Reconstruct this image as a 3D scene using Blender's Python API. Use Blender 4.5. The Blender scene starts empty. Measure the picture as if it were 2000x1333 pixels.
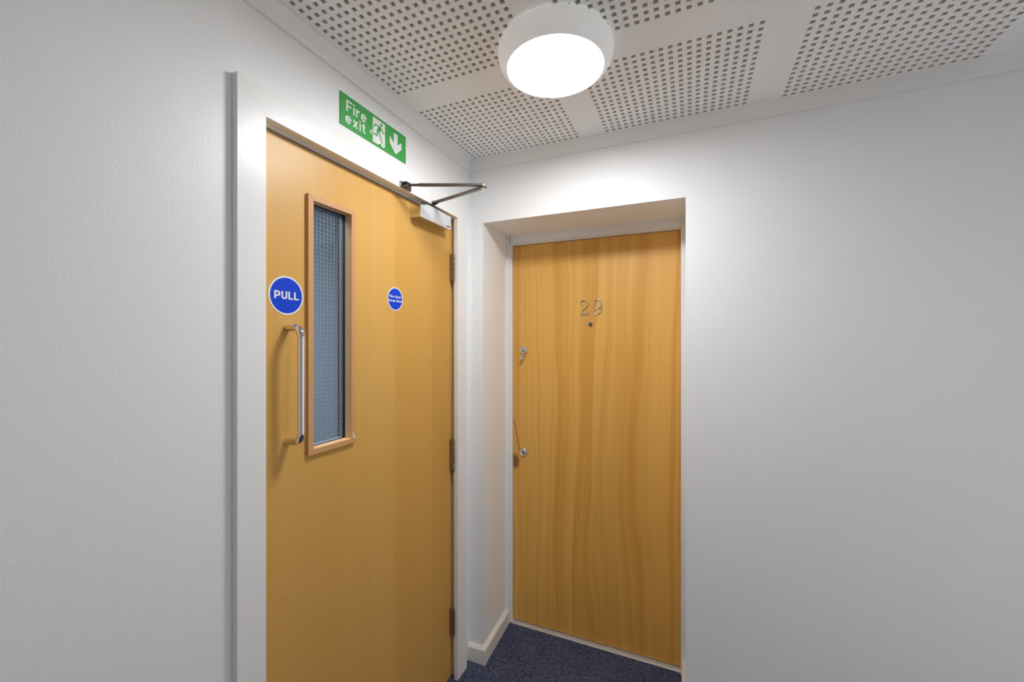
import bpy, bmesh, math, random
from mathutils import Vector, Matrix

random.seed(7)
S = bpy.context.scene
COL = S.collection

# ------------------------------------------------------------------ camera, world, exposure
YAW = 0.4088
cam_d = bpy.data.cameras.new('camera')
cam = bpy.data.objects.new('camera', cam_d)
COL.objects.link(cam)
cam.location = (0.9742, -1.7361, 1.5169)
cam.rotation_euler = (math.radians(90), 0, YAW)
cam_d.sensor_width = 36.0
cam_d.lens = 807.4915 / 2000 * 36.0
cam_d.clip_start = 0.01
S.camera = cam

world = bpy.data.worlds.new('world')
S.world = world
world.use_nodes = True
world.node_tree.nodes['Background'].inputs[0].default_value = (0.95, 0.98, 1.0, 1)
world.node_tree.nodes['Background'].inputs[1].default_value = 1.95      # daylight fill that enters by the added window

S.view_settings.view_transform = 'Standard'
S.view_settings.look = 'None'
S.view_settings.gamma = 1.0
S.view_settings.use_curve_mapping = False
S.view_settings.exposure = 0.0
S.cycles.use_denoising = True
S.cycles.max_bounces = 16
S.cycles.diffuse_bounces = 12
S.cycles.glossy_bounces = 6
S.cycles.sample_clamp_indirect = 6.0

LAMP_STRENGTH = 60.0          # the opal diffuser of the bulkhead
LAMP_COLOR = (0.975, 0.985, 1.0)
LAMP = (0.6084, -0.5744)
FILL_WIN = (-1.30, -0.50, 0.05, 2.12)   # added fill-light window in the unseen end wall: y0, y1, z0, z1

# added unseen light that brightens the lobby behind the fire door
ld = bpy.data.lights.new('lobby_fill', 'AREA')
ld.shape = 'DISK'; ld.size = 1.2; ld.energy = 100; ld.color = (0.93, 0.965, 1.0)
lo = bpy.data.objects.new('lobby_fill', ld)
COL.objects.link(lo)
lo.location = (-1.1, -1.0, 2.66)
# a portal (gives off no light itself) that guides sampling through the added window
pd = bpy.data.lights.new('fill_portal', 'AREA')
pd.shape = 'RECTANGLE'; pd.size = FILL_WIN[3] - FILL_WIN[2]; pd.size_y = FILL_WIN[1] - FILL_WIN[0]
pd.cycles.is_portal = True
po = bpy.data.objects.new('fill_portal', pd)
COL.objects.link(po)
po.location = (2.62, (FILL_WIN[0] + FILL_WIN[1]) / 2, (FILL_WIN[2] + FILL_WIN[3]) / 2)
po.rotation_euler = (0, math.radians(90), 0)


# ------------------------------------------------------------------ node helpers
def new_mat(name):
    m = bpy.data.materials.new(name)
    m.use_nodes = True
    nt = m.node_tree
    return m, nt, nt.nodes['Principled BSDF']


def nd(nt, kind, **kw):
    n = nt.nodes.new(kind)
    for k, v in kw.items():
        setattr(n, k, v)
    return n


def val(nt, sock, v):
    if hasattr(v, 'is_output'):
        nt.links.new(v, sock)
    else:
        sock.default_value = v


def math_n(nt, op, a, b=0.0, c=None, clamp=False):
    n = nd(nt, 'ShaderNodeMath', operation=op, use_clamp=clamp)
    val(nt, n.inputs[0], a)
    val(nt, n.inputs[1], b)
    if c is not None:
        val(nt, n.inputs[2], c)
    return n.outputs[0]


def mix_col(nt, f, a, b, blend='MIX'):
    n = nd(nt, 'ShaderNodeMix', data_type='RGBA', blend_type=blend)
    val(nt, n.inputs[0], f)
    val(nt, n.inputs[6], a)
    val(nt, n.inputs[7], b)
    return n.outputs[2]


def position(nt):
    g = nd(nt, 'ShaderNodeNewGeometry')
    sx = nd(nt, 'ShaderNodeSeparateXYZ')
    nt.links.new(g.outputs['Position'], sx.inputs[0])
    return g.outputs['Position'], sx.outputs[0], sx.outputs[1], sx.outputs[2]


def vec(nt, x, y, z):
    n = nd(nt, 'ShaderNodeCombineXYZ')
    val(nt, n.inputs[0], x); val(nt, n.inputs[1], y); val(nt, n.inputs[2], z)
    return n.outputs[0]


def noise(nt, v, scale=1.0, detail=2.0, rough=0.5, dist=0.0):
    n = nd(nt, 'ShaderNodeTexNoise')
    nt.links.new(v, n.inputs['Vector'])
    n.inputs['Scale'].default_value = scale
    n.inputs['Detail'].default_value = detail
    n.inputs['Roughness'].default_value = rough
    n.inputs['Distortion'].default_value = dist
    return n.outputs[0]


def remap(nt, v, a, b, c=0.0, d=1.0):
    n = nd(nt, 'ShaderNodeMapRange')
    val(nt, n.inputs[0], v)
    for i, q in enumerate((a, b, c, d)):
        n.inputs[i + 1].default_value = q
    return n.outputs[0]


def bump(nt, bsdf, h, strength, dist):
    n = nd(nt, 'ShaderNodeBump')
    n.inputs['Strength'].default_value = strength
    n.inputs['Distance'].default_value = dist
    nt.links.new(h, n.inputs['Height'])
    nt.links.new(n.outputs[0], bsdf.inputs['Normal'])


def c4(c):
    return (c[0], c[1], c[2], 1.0)


def plain(name, col, rough=0.5, metal=0.0, spec=0.5, grain=0.0, gscale=60.0):
    m, nt, b = new_mat(name)
    p, x, y, z = position(nt)
    n = noise(nt, p, gscale, 3)
    lo_ = [k * (1 - grain) for k in col]
    hi_ = [min(1, k * (1 + grain)) for k in col]
    nt.links.new(mix_col(nt, n, c4(lo_), c4(hi_)), b.inputs['Base Color'])
    b.inputs['Roughness'].default_value = rough
    b.inputs['Metallic'].default_value = metal
    b.inputs['Specular IOR Level'].default_value = spec
    return m


def wall_paint(name, col, rough=0.42, spec=0.35, bstr=0.3, scuffs=False):
    """Emulsion put on with a roller: an orange-peel stipple."""
    m, nt, b = new_mat(name)
    p, x, y, z = position(nt)
    big = noise(nt, p, 2.2, 3)
    nt.links.new(mix_col(nt, big, c4([k * 0.985 for k in col]), c4([min(1, k * 1.01) for k in col])), b.inputs['Base Color'])
    if scuffs:
        # a few short grey rubs low down beside the recess
        q = noise(nt, vec(nt, math_n(nt, 'ADD', math_n(nt, 'MULTIPLY', x, 60.0), math_n(nt, 'MULTIPLY', z, 40.0)), 0.0, math_n(nt, 'MULTIPLY', z, 150.0)), 1.0, 2)
        near = math_n(nt, 'MULTIPLY', math_n(nt, 'MULTIPLY', math_n(nt, 'GREATER_THAN', x, 0.956), remap(nt, x, 0.985, 0.965)), math_n(nt, 'MULTIPLY', remap(nt, z, 0.50, 0.54), remap(nt, z, 0.62, 0.58)))
        fct = math_n(nt, 'MULTIPLY', math_n(nt, 'MULTIPLY', remap(nt, q, 0.56, 0.64), near), 0.35)
        prev = b.inputs['Base Color'].links[0].from_socket
        nt.links.new(mix_col(nt, fct, prev, (0.35, 0.33, 0.31, 1)), b.inputs['Base Color'])
    b.inputs['Roughness'].default_value = rough
    b.inputs['Specular IOR Level'].default_value = spec
    h1 = noise(nt, p, 190, 3, 0.5)
    h2 = noise(nt, p, 48, 2, 0.5)
    h = math_n(nt, 'ADD', h1, math_n(nt, 'MULTIPLY', h2, 0.4))
    bump(nt, b, h, bstr, 0.0035)
    return m


def gloss_paint(name, col):
    """Brushed gloss paint on joinery: faint strokes along the grain, some yellowing and rub marks."""
    m, nt, b = new_mat(name)
    p, x, y, z = position(nt)
    big = noise(nt, p, 7, 4, 0.6)
    c = mix_col(nt, big, c4([k * 0.96 for k in col]), c4([min(1, k * 1.02) for k in col]))
    spk = remap(nt, noise(nt, p, 46, 5, 0.7), 0.70, 0.78)
    c = mix_col(nt, math_n(nt, 'MULTIPLY', spk, 0.25), c, (0.35, 0.31, 0.26, 1))
    nt.links.new(c, b.inputs['Base Color'])
    b.inputs['Roughness'].default_value = 0.3
    b.inputs['Specular IOR Level'].default_value = 0.4
    st = noise(nt, vec(nt, math_n(nt, 'MULTIPLY', x, 160), math_n(nt, 'MULTIPLY', y, 160), math_n(nt, 'MULTIPLY', z, 14)), 1.0, 2)
    bump(nt, b, st, 0.05, 0.002)
    return m


def beech_veneer(name):
    """Fire door: beech veneer in upright leaves, fine short flecks, faint leaf joints, a few scratches low down."""
    m, nt, b = new_mat(name)
    p, x, y, z = position(nt)
    a, d = (0.74, 0.445, 0.130, 1), (0.64, 0.345, 0.075, 1)
    # veneer leaves
    leaf = math_n(nt, 'FLOOR', math_n(nt, 'MULTIPLY', math_n(nt, 'ADD', y, 2.03), 8.6))
    wn = nd(nt, 'ShaderNodeTexWhiteNoise', noise_dimensions='1D')
    nt.links.new(leaf, wn.inputs['W'])
    tone = wn.outputs['Value']
    soft = noise(nt, vec(nt, math_n(nt, 'MULTIPLY', y, 9.0), math_n(nt, 'MULTIPLY', leaf, 3.1), math_n(nt, 'MULTIPLY', z, 0.7)), 1.0, 3, 0.55)
    streak = noise(nt, vec(nt, math_n(nt, 'MULTIPLY', y, 150.0), leaf, math_n(nt, 'MULTIPLY', z, 2.2)), 1.0, 2, 0.6)
    f = math_n(nt, 'ADD', math_n(nt, 'MULTIPLY', tone, 0.50), math_n(nt, 'MULTIPLY', soft, 0.42))
    f = math_n(nt, 'ADD', f, math_n(nt, 'MULTIPLY', streak, 0.26), clamp=True)
    c = mix_col(nt, f, a, d)
    fl = noise(nt, vec(nt, math_n(nt, 'MULTIPLY', y, 1000.0), 0.0, math_n(nt, 'MULTIPLY', z, 210.0)), 1.0, 1.0)
    flk = remap(nt, fl, 0.56, 0.72)
    c = mix_col(nt, math_n(nt, 'MULTIPLY', flk, 0.22), c, (0.40, 0.175, 0.032, 1))
    # dark pores here and there
    pr = noise(nt, vec(nt, math_n(nt, 'MULTIPLY', y, 90.0), 3.0, math_n(nt, 'MULTIPLY', z, 26.0)), 1.0, 2.0)
    c = mix_col(nt, math_n(nt, 'MULTIPLY', remap(nt, pr, 0.735, 0.77), 0.45), c, (0.22, 0.09, 0.02, 1))
    # pale scratches near the kick area of the hinge side
    sc = noise(nt, vec(nt, math_n(nt, 'MULTIPLY', y, 190.0), 8.0, math_n(nt, 'MULTIPLY', z, 17.0)), 1.0, 2.0)
    zone = math_n(nt, 'MULTIPLY', remap(nt, z, 0.95, 0.45), remap(nt, y, -0.48, -0.32))
    c = mix_col(nt, math_n(nt, 'MULTIPLY', math_n(nt, 'MULTIPLY', remap(nt, sc, 0.68, 0.74), zone), 0.6), c, (0.72, 0.52, 0.25, 1))
    nt.links.new(c, b.inputs['Base Color'])
    b.inputs['Roughness'].default_value = 0.4
    b.inputs['Specular IOR Level'].default_value = 0.5
    bump(nt, b, math_n(nt, 'ADD', fl, math_n(nt, 'MULTIPLY', streak, 0.7)), 0.10, 0.0006)
    return m


def flame_veneer(name):
    """Flat door: crown-cut veneer, long wandering upright bands, a burnt stain and a split beside the lower lock."""
    m, nt, b = new_mat(name)
    p, x, y, z = position(nt)
    warp = noise(nt, vec(nt, math_n(nt, 'MULTIPLY', x, 3.2), 0.0, math_n(nt, 'MULTIPLY', z, 0.62)), 1.0, 2, 0.45)
    xx = math_n(nt, 'ADD', x, math_n(nt, 'MULTIPLY', math_n(nt, 'SUBTRACT', warp, 0.5), 0.20))
    band = noise(nt, vec(nt, math_n(nt, 'MULTIPLY', xx, 25.0), 0.0, math_n(nt, 'MULTIPLY', z, 0.30)), 1.0, 2, 0.5)
    fine = noise(nt, vec(nt, math_n(nt, 'MULTIPLY', xx, 75.0), 4.0, math_n(nt, 'MULTIPLY', z, 0.9)), 1.0, 3, 0.6)
    hair = noise(nt, vec(nt, math_n(nt, 'MULTIPLY', xx, 330.0), 2.0, math_n(nt, 'MULTIPLY', z, 2.5)), 1.0, 2, 0.6)
    cross = noise(nt, vec(nt, math_n(nt, 'MULTIPLY', x, 30.0), 7.0, math_n(nt, 'MULTIPLY', z, 190.0)), 1.0, 1)
    f = math_n(nt, 'MULTIPLY', remap(nt, band, 0.36, 0.66), 0.60)
    f = math_n(nt, 'ADD', f, math_n(nt, 'MULTIPLY', math_n(nt, 'SUBTRACT', fine, 0.5), 0.85))
    f = math_n(nt, 'ADD', f, math_n(nt, 'MULTIPLY', math_n(nt, 'SUBTRACT', hair, 0.5), 0.30))
    f = math_n(nt, 'ADD', f, math_n(nt, 'MULTIPLY', math_n(nt, 'SUBTRACT', cross, 0.5), 0.14), clamp=True)
    c = mix_col(nt, f, (0.83, 0.470, 0.105, 1), (0.64, 0.280, 0.026, 1))
    # burnt, splintered patch at the edge below the lower lock
    dx = math_n(nt, 'MULTIPLY', math_n(nt, 'SUBTRACT', x, 0.1), 34.0)
    dz = math_n(nt, 'MULTIPLY', math_n(nt, 'SUBTRACT', z, 0.866), 22.0)
    r = math_n(nt, 'SQRT', math_n(nt, 'ADD', math_n(nt, 'MULTIPLY', dx, dx), math_n(nt, 'MULTIPLY', dz, dz)))
    wob = noise(nt, p, 95, 3, 0.6)
    r = math_n(nt, 'ADD', r, math_n(nt, 'MULTIPLY', math_n(nt, 'SUBTRACT', wob, 0.5), 1.5))
    burn = math_n(nt, 'MULTIPLY', remap(nt, r, 1.0, 0.55), 0.8)
    c = mix_col(nt, burn, c, (0.12, 0.042, 0.010, 1))
    # the split: a thin wandering line from the edge down to the lock
    t = remap(nt, z, 1.09, 0.93)
    xc = math_n(nt, 'ADD', 0.092, math_n(nt, 'MULTIPLY', t, 0.034))
    xc = math_n(nt, 'ADD', xc, math_n(nt, 'MULTIPLY', math_n(nt, 'SUBTRACT', noise(nt, vec(nt, 0.0, 0.0, z), 40, 2), 0.5), 0.012))
    ln = remap(nt, math_n(nt, 'ABSOLUTE', math_n(nt, 'SUBTRACT', x, xc)), 0.0035, 0.0012)
    on = math_n(nt, 'MULTIPLY', math_n(nt, 'GREATER_THAN', z, 0.925), math_n(nt, 'LESS_THAN', z, 1.088))
    c = mix_col(nt, math_n(nt, 'MULTIPLY', math_n(nt, 'MULTIPLY', ln, on), 0.75), c, (0.13, 0.05, 0.012, 1))
    nt.links.new(c, b.inputs['Base Color'])
    b.inputs['Roughness'].default_value = 0.5
    b.inputs['Specular IOR Level'].default_value = 0.6
    bump(nt, b, math_n(nt, 'ADD', hair, cross), 0.06, 0.0005)
    return m


def bead_wood(name):
    m, nt, b = new_mat(name)
    p, x, y, z = position(nt)
    g = noise(nt, vec(nt, math_n(nt, 'MULTIPLY', x, 120.0), math_n(nt, 'MULTIPLY', y, 120.0), math_n(nt, 'MULTIPLY', z, 9.0)), 1.0, 2)
    nt.links.new(mix_col(nt, g, (0.66, 0.375, 0.17, 1), (0.57, 0.30, 0.115, 1)), b.inputs['Base Color'])
    b.inputs['Roughness'].default_value = 0.42
    return m


def carpet(name):
    m, nt, b = new_mat(name)
    p, x, y, z = position(nt)
    n1 = noise(nt, p, 70, 4, 0.7)
    n2 = noise(nt, p, 300, 2, 0.6)
    n3 = noise(nt, p, 9, 2)
    f = math_n(nt, 'ADD', math_n(nt, 'MULTIPLY', n1, 0.6), math_n(nt, 'MULTIPLY', n2, 0.5))
    f = math_n(nt, 'ADD', f, math_n(nt, 'MULTIPLY', n3, 0.12))
    c = mix_col(nt, remap(nt, f, 0.46, 0.74), (0.011, 0.014, 0.034, 1), (0.145, 0.165, 0.270, 1))
    lint = remap(nt, noise(nt, p, 240, 1), 0.80, 0.83)
    c = mix_col(nt, lint, c, (0.40, 0.42, 0.46, 1))
    nt.links.new(c, b.inputs['Base Color'])
    b.inputs['Roughness'].default_value = 0.95
    b.inputs['Specular IOR Level'].default_value = 0.1
    bump(nt, b, f, 0.9, 0.008)
    return m


def wired_glass(name):
    """A thin sheet: clear, faintly blue, mirror-like at grazing angles."""
    m, nt, b = new_mat(name)
    p, x, y, z = position(nt)
    out = nt.nodes['Material Output']
    tr = nd(nt, 'ShaderNodeBsdfTransparent')
    tr.inputs[0].default_value = (0.80, 0.86, 0.90, 1)
    gl = nd(nt, 'ShaderNodeBsdfGlossy')
    gl.inputs['Roughness'].default_value = 0.06
    lw = nd(nt, 'ShaderNodeLayerWeight')
    lw.inputs['Blend'].default_value = 0.5
    fr = math_n(nt, 'ADD', 0.04, math_n(nt, 'MULTIPLY', math_n(nt, 'POWER', lw.outputs['Facing'], 5.0), 0.9))
    mx = nd(nt, 'ShaderNodeMixShader')
    nt.links.new(fr, mx.inputs[0])
    nt.links.new(tr.outputs[0], mx.inputs[1])
    nt.links.new(gl.outputs[0], mx.inputs[2])
    nt.links.new(mx.outputs[0], out.inputs['Surface'])
    return m


def clear_glass(name):
    m, nt, b = new_mat(name)
    p, x, y, z = position(nt)
    tr = nd(nt, 'ShaderNodeBsdfTransparent')
    tr.inputs[0].default_value = (0.96, 0.97, 0.97, 1)
    gl = nd(nt, 'ShaderNodeBsdfGlossy')
    gl.inputs['Roughness'].default_value = 0.02
    mx = nd(nt, 'ShaderNodeMixShader')
    mx.inputs[0].default_value = 0.05
    nt.links.new(tr.outputs[0], mx.inputs[1])
    nt.links.new(gl.outputs[0], mx.inputs[2])
    nt.links.new(mx.outputs[0], nt.nodes['Material Output'].inputs['Surface'])
    return m


def emitter(name, col, strength):
    m, nt, b = new_mat(name)
    p, x, y, z = position(nt)
    n = noise(nt, p, 25, 1)
    nt.links.new(mix_col(nt, n, c4(col), c4([k * 0.985 for k in col])), b.inputs['Emission Color'])
    b.inputs['Base Color'].default_value = (0.9, 0.9, 0.9, 1)
    b.inputs['Emission Strength'].default_value = strength
    b.inputs['Roughness'].default_value = 0.3
    return m


def lamp_plastic(name):
    """The opal housing of the fitting lets a little of its own lamp's light through."""
    m, nt, b = new_mat(name)
    p, x, y, z = position(nt)
    n = noise(nt, p, 30, 2)
    nt.links.new(mix_col(nt, n, (0.87, 0.868, 0.862, 1), (0.885, 0.882, 0.875, 1)), b.inputs['Base Color'])
    b.inputs['Emission Color'].default_value = (1.0, 0.985, 0.96, 1)
    b.inputs['Emission Strength'].default_value = 0.18
    b.inputs['Roughness'].default_value = 0.35
    return m


M = dict(
    wall_left=wall_paint('wall_left_paint', (0.885, 0.893, 0.895), 0.40, 0.45, 0.15),
    wall_right=wall_paint('wall_right_paint', (0.885, 0.893, 0.90), 0.5, 0.3, 0.10, True),
    wall=wall_paint('wall_paint', (0.89, 0.895, 0.895), 0.5, 0.3, 0.15),
    ceiling=plain('ceiling_paint', (0.955, 0.955, 0.95), 0.8, 0, 0.2, 0.01, 30),
    cut_edge=plain('cut_plaster', (0.78, 0.75, 0.71), 0.9, 0, 0.1, 0.15, 150),
    void=plain('ceiling_fleece', (0.24, 0.225, 0.20), 0.9, 0, 0.1, 0.2, 90),
    trim=gloss_paint('joinery_paint', (0.885, 0.885, 0.875)),
    skirt=gloss_paint('skirting_paint', (0.84, 0.81, 0.755)),
    beech=beech_veneer('beech_veneer'),
    flame=flame_veneer('crown_cut_veneer'),
    bead=bead_wood('glazing_bead_wood'),
    gasket=plain('glazing_gasket', (0.012, 0.010, 0.009), 0.7, 0, 0.3, 0.2),
    shade_liner=plain('reveal_shade', (0.16, 0.165, 0.18), 0.6, 0, 0.3, 0.1),
    filler=plain('wood_filler', (0.72, 0.58, 0.38), 0.6, 0, 0.3, 0.08, 200),
    glass=wired_glass('wired_glass'),
    clear=clear_glass('clear_glass'),
    wire=plain('glass_wire', (0.75, 0.76, 0.77), 0.35, 0.6, 0.5, 0.05),
    chrome=plain('polished_steel', (0.78, 0.76, 0.73), 0.09, 1.0, 0.5, 0.02),
    mirror=plain('polished_cover', (0.80, 0.78, 0.74), 0.14, 1.0, 0.5, 0.02),
    silver=plain('silver_paint', (0.70, 0.71, 0.73), 0.38, 0.25, 0.5, 0.03),
    bronze=plain('bronzed_steel', (0.16, 0.135, 0.115), 0.30, 0.85, 0.5, 0.15),
    iron=plain('closer_body', (0.17, 0.17, 0.19), 0.45, 0.6, 0.5, 0.1),
    hinge=plain('worn_hinge_steel', (0.30, 0.25, 0.20), 0.36, 0.9, 0.5, 0.25, 160),
    nickel=plain('nickel', (0.62, 0.61, 0.59), 0.2, 1.0, 0.5, 0.05),
    lock=plain('satin_nickel', (0.66, 0.65, 0.62), 0.28, 0.85, 0.5, 0.05),
    slot=plain('keyway', (0.03, 0.026, 0.022), 0.6, 0, 0.3, 0.1),
    lens=plain('viewer_lens', (0.02, 0.022, 0.03), 0.05, 0.0, 1.0, 0.1),
    alu=plain('aluminium_strip', (0.60, 0.585, 0.56), 0.45, 0.35, 0.5, 0.15, 40),
    green=plain('sign_green', (0.050, 0.375, 0.075), 0.35, 0, 0.5, 0.02),
    white=plain('sign_white', (0.83, 0.82, 0.82), 0.35, 0, 0.5, 0.01),
    blue=plain('sign_blue', (0.002, 0.055, 0.62), 0.5, 0, 0.25, 0.03),
    lamp_body=lamp_plastic('lamp_plastic'),
    diffuser=emitter('lamp_diffuser', LAMP_COLOR, LAMP_STRENGTH),
    carpet=carpet('navy_carpet'),
    lobby=wall_paint('lobby_paint', (0.40, 0.44, 0.49), 0.6, 0.2, 0.1),
)


# ------------------------------------------------------------------ mesh helpers
class MB:
    def __init__(self):
        self.bm = bmesh.new()

    def poly_prism(self, pts, ax, lo, hi):
        """Polygon pts in the plane across axis ax ('x': (y,z), 'y': (x,z), 'z': (x,y)), from lo to hi."""
        def P(p, t):
            return {'x': (t, p[0], p[1]), 'y': (p[0], t, p[1]), 'z': (p[0], p[1], t)}[ax]
        a = [self.bm.verts.new(P(p, lo)) for p in pts]
        b = [self.bm.verts.new(P(p, hi)) for p in pts]
        n = len(pts)
        self.bm.faces.new(a)
        self.bm.faces.new(b)
        for i in range(n):
            j = (i + 1) % n
            self.bm.faces.new((a[i], a[j], b[j], b[i]))
        return self

    def box(self, x0, x1, y0, y1, z0, z1):
        return self.poly_prism([(x0, y0), (x1, y0), (x1, y1), (x0, y1)], 'z', z0, z1)

    def bar(self, p, q, w, h, up=(0, 0, 1)):
        """A straight flat bar from p to q, w across, h thick."""
        p, q = Vector(p), Vector(q)
        d = (q - p).normalized()
        s = d.cross(Vector(up)).normalized() * (w / 2)
        u = s.cross(d).normalized() * (h / 2)
        vs = [self.bm.verts.new(c + a * s + b * u) for c in (p, q) for a, b in ((-1, -1), (1, -1), (1, 1), (-1, 1))]
        for f in ((0, 1, 2, 3), (7, 6, 5, 4), (0, 4, 5, 1), (1, 5, 6, 2), (2, 6, 7, 3), (3, 7, 4, 0)):
            self.bm.faces.new([vs[i] for i in f])
        return self

    def tube(self, pts, rads, n=16, cap=True):
        pts = [Vector(p) for p in pts]
        if not hasattr(rads, '__len__'):
            rads = [rads] * len(pts)
        rings = []
        t0 = (pts[1] - pts[0]).normalized()
        ref = Vector((0, 0, 1)) if abs(t0.z) < 0.9 else Vector((1, 0, 0))
        u = t0.cross(ref).normalized()
        for i, p in enumerate(pts):
            t = (pts[min(i + 1, len(pts) - 1)] - pts[max(i - 1, 0)]).normalized()
            u = (u - t * u.dot(t)).normalized()
            w = t.cross(u)
            rings.append([self.bm.verts.new(p + (u * math.cos(k * 2 * math.pi / n) + w * math.sin(k * 2 * math.pi / n)) * rads[i]) for k in range(n)])
        for a, b in zip(rings, rings[1:]):
            for k in range(n):
                self.bm.faces.new((a[k], a[(k + 1) % n], b[(k + 1) % n], b[k]))
        if cap:
            self.bm.faces.new(rings[0][::-1])
            self.bm.faces.new(rings[-1])
        return self

    def lathe(self, prof, centre, axis='z', n=32):
        """prof: (radius, height) pairs turned about the axis through centre."""
        C = Vector(centre)

        def P(r, h, k):
            c, s = math.cos(k * 2 * math.pi / n) * r, math.sin(k * 2 * math.pi / n) * r
            return C + Vector({'z': (c, s, h), 'x': (h, c, s), 'y': (c, h, s)}[axis])
        rings = []
        for r, h in prof:
            rings.append([self.bm.verts.new(P(0, h, 0))] if r < 1e-6 else [self.bm.verts.new(P(r, h, k)) for k in range(n)])
        for a, b in zip(rings, rings[1:]):
            for k in range(n):
                j = (k + 1) % n
                if len(a) == 1 and len(b) > 1:
                    self.bm.faces.new((a[0], b[j], b[k]))
                elif len(b) == 1 and len(a) > 1:
                    self.bm.faces.new((a[k], a[j], b[0]))
                elif len(a) > 1:
                    self.bm.faces.new((a[k], a[j], b[j], b[k]))
        for r in (rings[0], rings[-1]):
            if len(r) > 1:
                self.bm.faces.new(r)
        return self

    def ball(self, c, r, n=12):
        m = n // 2
        prof = [(r * math.sin(math.pi * i / m), -r * math.cos(math.pi * i / m)) for i in range(m + 1)]
        return self.lathe(prof, c, 'z', n)

    def build(self, name, mat, parent=None, smooth=False, bevel=0.0, seg=2, **props):
        bmesh.ops.recalc_face_normals(self.bm, faces=self.bm.faces)
        me = bpy.data.meshes.new(name)
        self.bm.to_mesh(me)
        self.bm.free()
        me.materials.append(M[mat])
        if smooth:
            me.shade_smooth()
        o = bpy.data.objects.new(name, me)
        COL.objects.link(o)
        if parent is not None:
            o.parent = parent
            o.matrix_parent_inverse = Matrix.Translation(parent_loc(parent)).inverted()
        if bevel:
            b = o.modifiers.new('bevel', 'BEVEL')
            b.width = bevel; b.segments = seg; b.limit_method = 'ANGLE'
        if smooth:
            try:
                me.set_sharp_from_angle(angle=math.radians(38))
            except Exception:
                pass
        for k, v in props.items():
            o[k] = v
        return o


def parent_loc(p):
    """Where a part's parent stands: parts are modelled in world coordinates, so only the Empty of a thing is displaced."""
    return Vector(p.location) if p.type == 'EMPTY' else Vector((0, 0, 0))


def thing(name, label, cat, loc, kind=None, group=None):
    o = bpy.data.objects.new(name, None)
    o.empty_display_size = 0.1
    o.location = loc
    COL.objects.link(o)
    o['label'] = label
    o['category'] = cat
    if kind: o['kind'] = kind
    if group: o['group'] = group
    return o


def catmull(pts, k=8):
    out = []
    P = [Vector(p) for p in pts]
    for i in range(len(P) - 1):
        a, b, c, d = P[max(i - 1, 0)], P[i], P[i + 1], P[min(i + 2, len(P) - 1)]
        for j in range(k):
            t = j / k
            out.append(0.5 * ((2 * b) + (c - a) * t + (2 * a - 5 * b + 4 * c - d) * t * t + (3 * b - a - 3 * c + d) * t ** 3))
    out.append(P[-1])
    return out


def arc(cx, cy, rx, ry, a0, a1, n=14):
    return [(cx + rx * math.cos(math.radians(a0 + (a1 - a0) * k / n)), cy + ry * math.sin(math.radians(a0 + (a1 - a0) * k / n))) for k in range(n + 1)]


def glyph(ch, t):
    """Centre lines of a plain grotesque letter (cap height 1, x-height 0.72) and its width, for stroke width t."""
    h = t / 2
    X = 0.72
    if ch == 'F': return [[(h, 0), (h, 1)], [(h, 1 - h), (0.62, 1 - h)], [(h, 0.49), (0.55, 0.49)]], 0.62
    if ch == 'i': return [[(h, 0), (h, X)], [(h, 1 - t * 0.9), (h, 1)]], t
    if ch == 'r': return [[(h, 0), (h, X)], arc(0.42, X - h - 0.24, 0.42 - h, 0.24, 180, 88)], 0.43
    if ch == 'e': return [[(h, 0.37), (0.64 - h, 0.37)], arc(0.32, 0.36, 0.32 - h, 0.37 - h, 2, 318, 26)], 0.64
    if ch == 'x': return [[(h * 1.2, 0), (0.60 - h * 1.2, X)], [(h * 1.2, X), (0.60 - h * 1.2, 0)]], 0.60
    if ch == 't': return [[(0.19, 0.94), (0.19, 0.22)] + arc(0.37, 0.22, 0.18, 0.22 - h, 180, 275)[1:], [(0.0, X - h), (0.38, X - h)]], 0.40
    if ch == 'P': return [[(h, 0), (h, 1)], [(h, 1 - h)] + arc(0.42, (1.42 - h) / 2, 0.70 - h - 0.42, (0.58 - h) / 2, 90, -90) + [(h, 0.42)]], 0.70
    if ch == 'U': return [[(h, 1)] + arc(0.35, 0.33, 0.35 - h, 0.34 - h, 180, 360) + [(0.70 - h, 1)]], 0.70
    if ch == 'L': return [[(h, 0), (h, 1)], [(h, h), (0.58, h)]], 0.58
    if ch == 'D': return [[(h, 0), (h, 1)], [(h, 1 - h)] + arc(0.32, 0.5, 0.72 - h - 0.32, 0.5 - h, 90, -90) + [(h, h)]], 0.72
    if ch == 'o': return [arc(0.32, 0.36, 0.32 - h, 0.37 - h, 0, 360, 28)], 0.64
    if ch == 'K': return [[(h, 0), (h, 1)], [(0.62, 1), (h, 0.36)], [(0.27, 0.56), (0.64, 0)]], 0.70
    if ch == 'p': return [[(h, -0.26), (h, X)], arc(0.33, 0.36, 0.33 - h, 0.37 - h, 0, 360, 28)], 0.66
    if ch == 'S':
        pts = [(0.58, 0.72), (0.51, 0.86), (0.33, 1 - h), (0.15, 0.88), (0.105, 0.74), (0.18, 0.61), (0.35, 0.52), (0.52, 0.42), (0.575, 0.28), (0.51, 0.14), (0.33, h), (0.13, 0.13), (0.06, 0.28)]
        return [[(p.x, p.y) for p in catmull([(a, b, 0) for a, b in pts], 4)]], 0.67
    if ch == 'h': return [[(h, 0), (h, 1)], arc(0.31, 0.44, 0.31 - h, X - h - 0.44, 180, 0) + [(0.62 - h, 0)]], 0.62
    if ch == 'u': return [[(0.62 - h, 0), (0.62 - h, X)], [(h, X)] + arc(0.31, 0.28, 0.31 - h, 0.28 - h, 180, 360)], 0.62
    return [], 0.28


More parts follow.
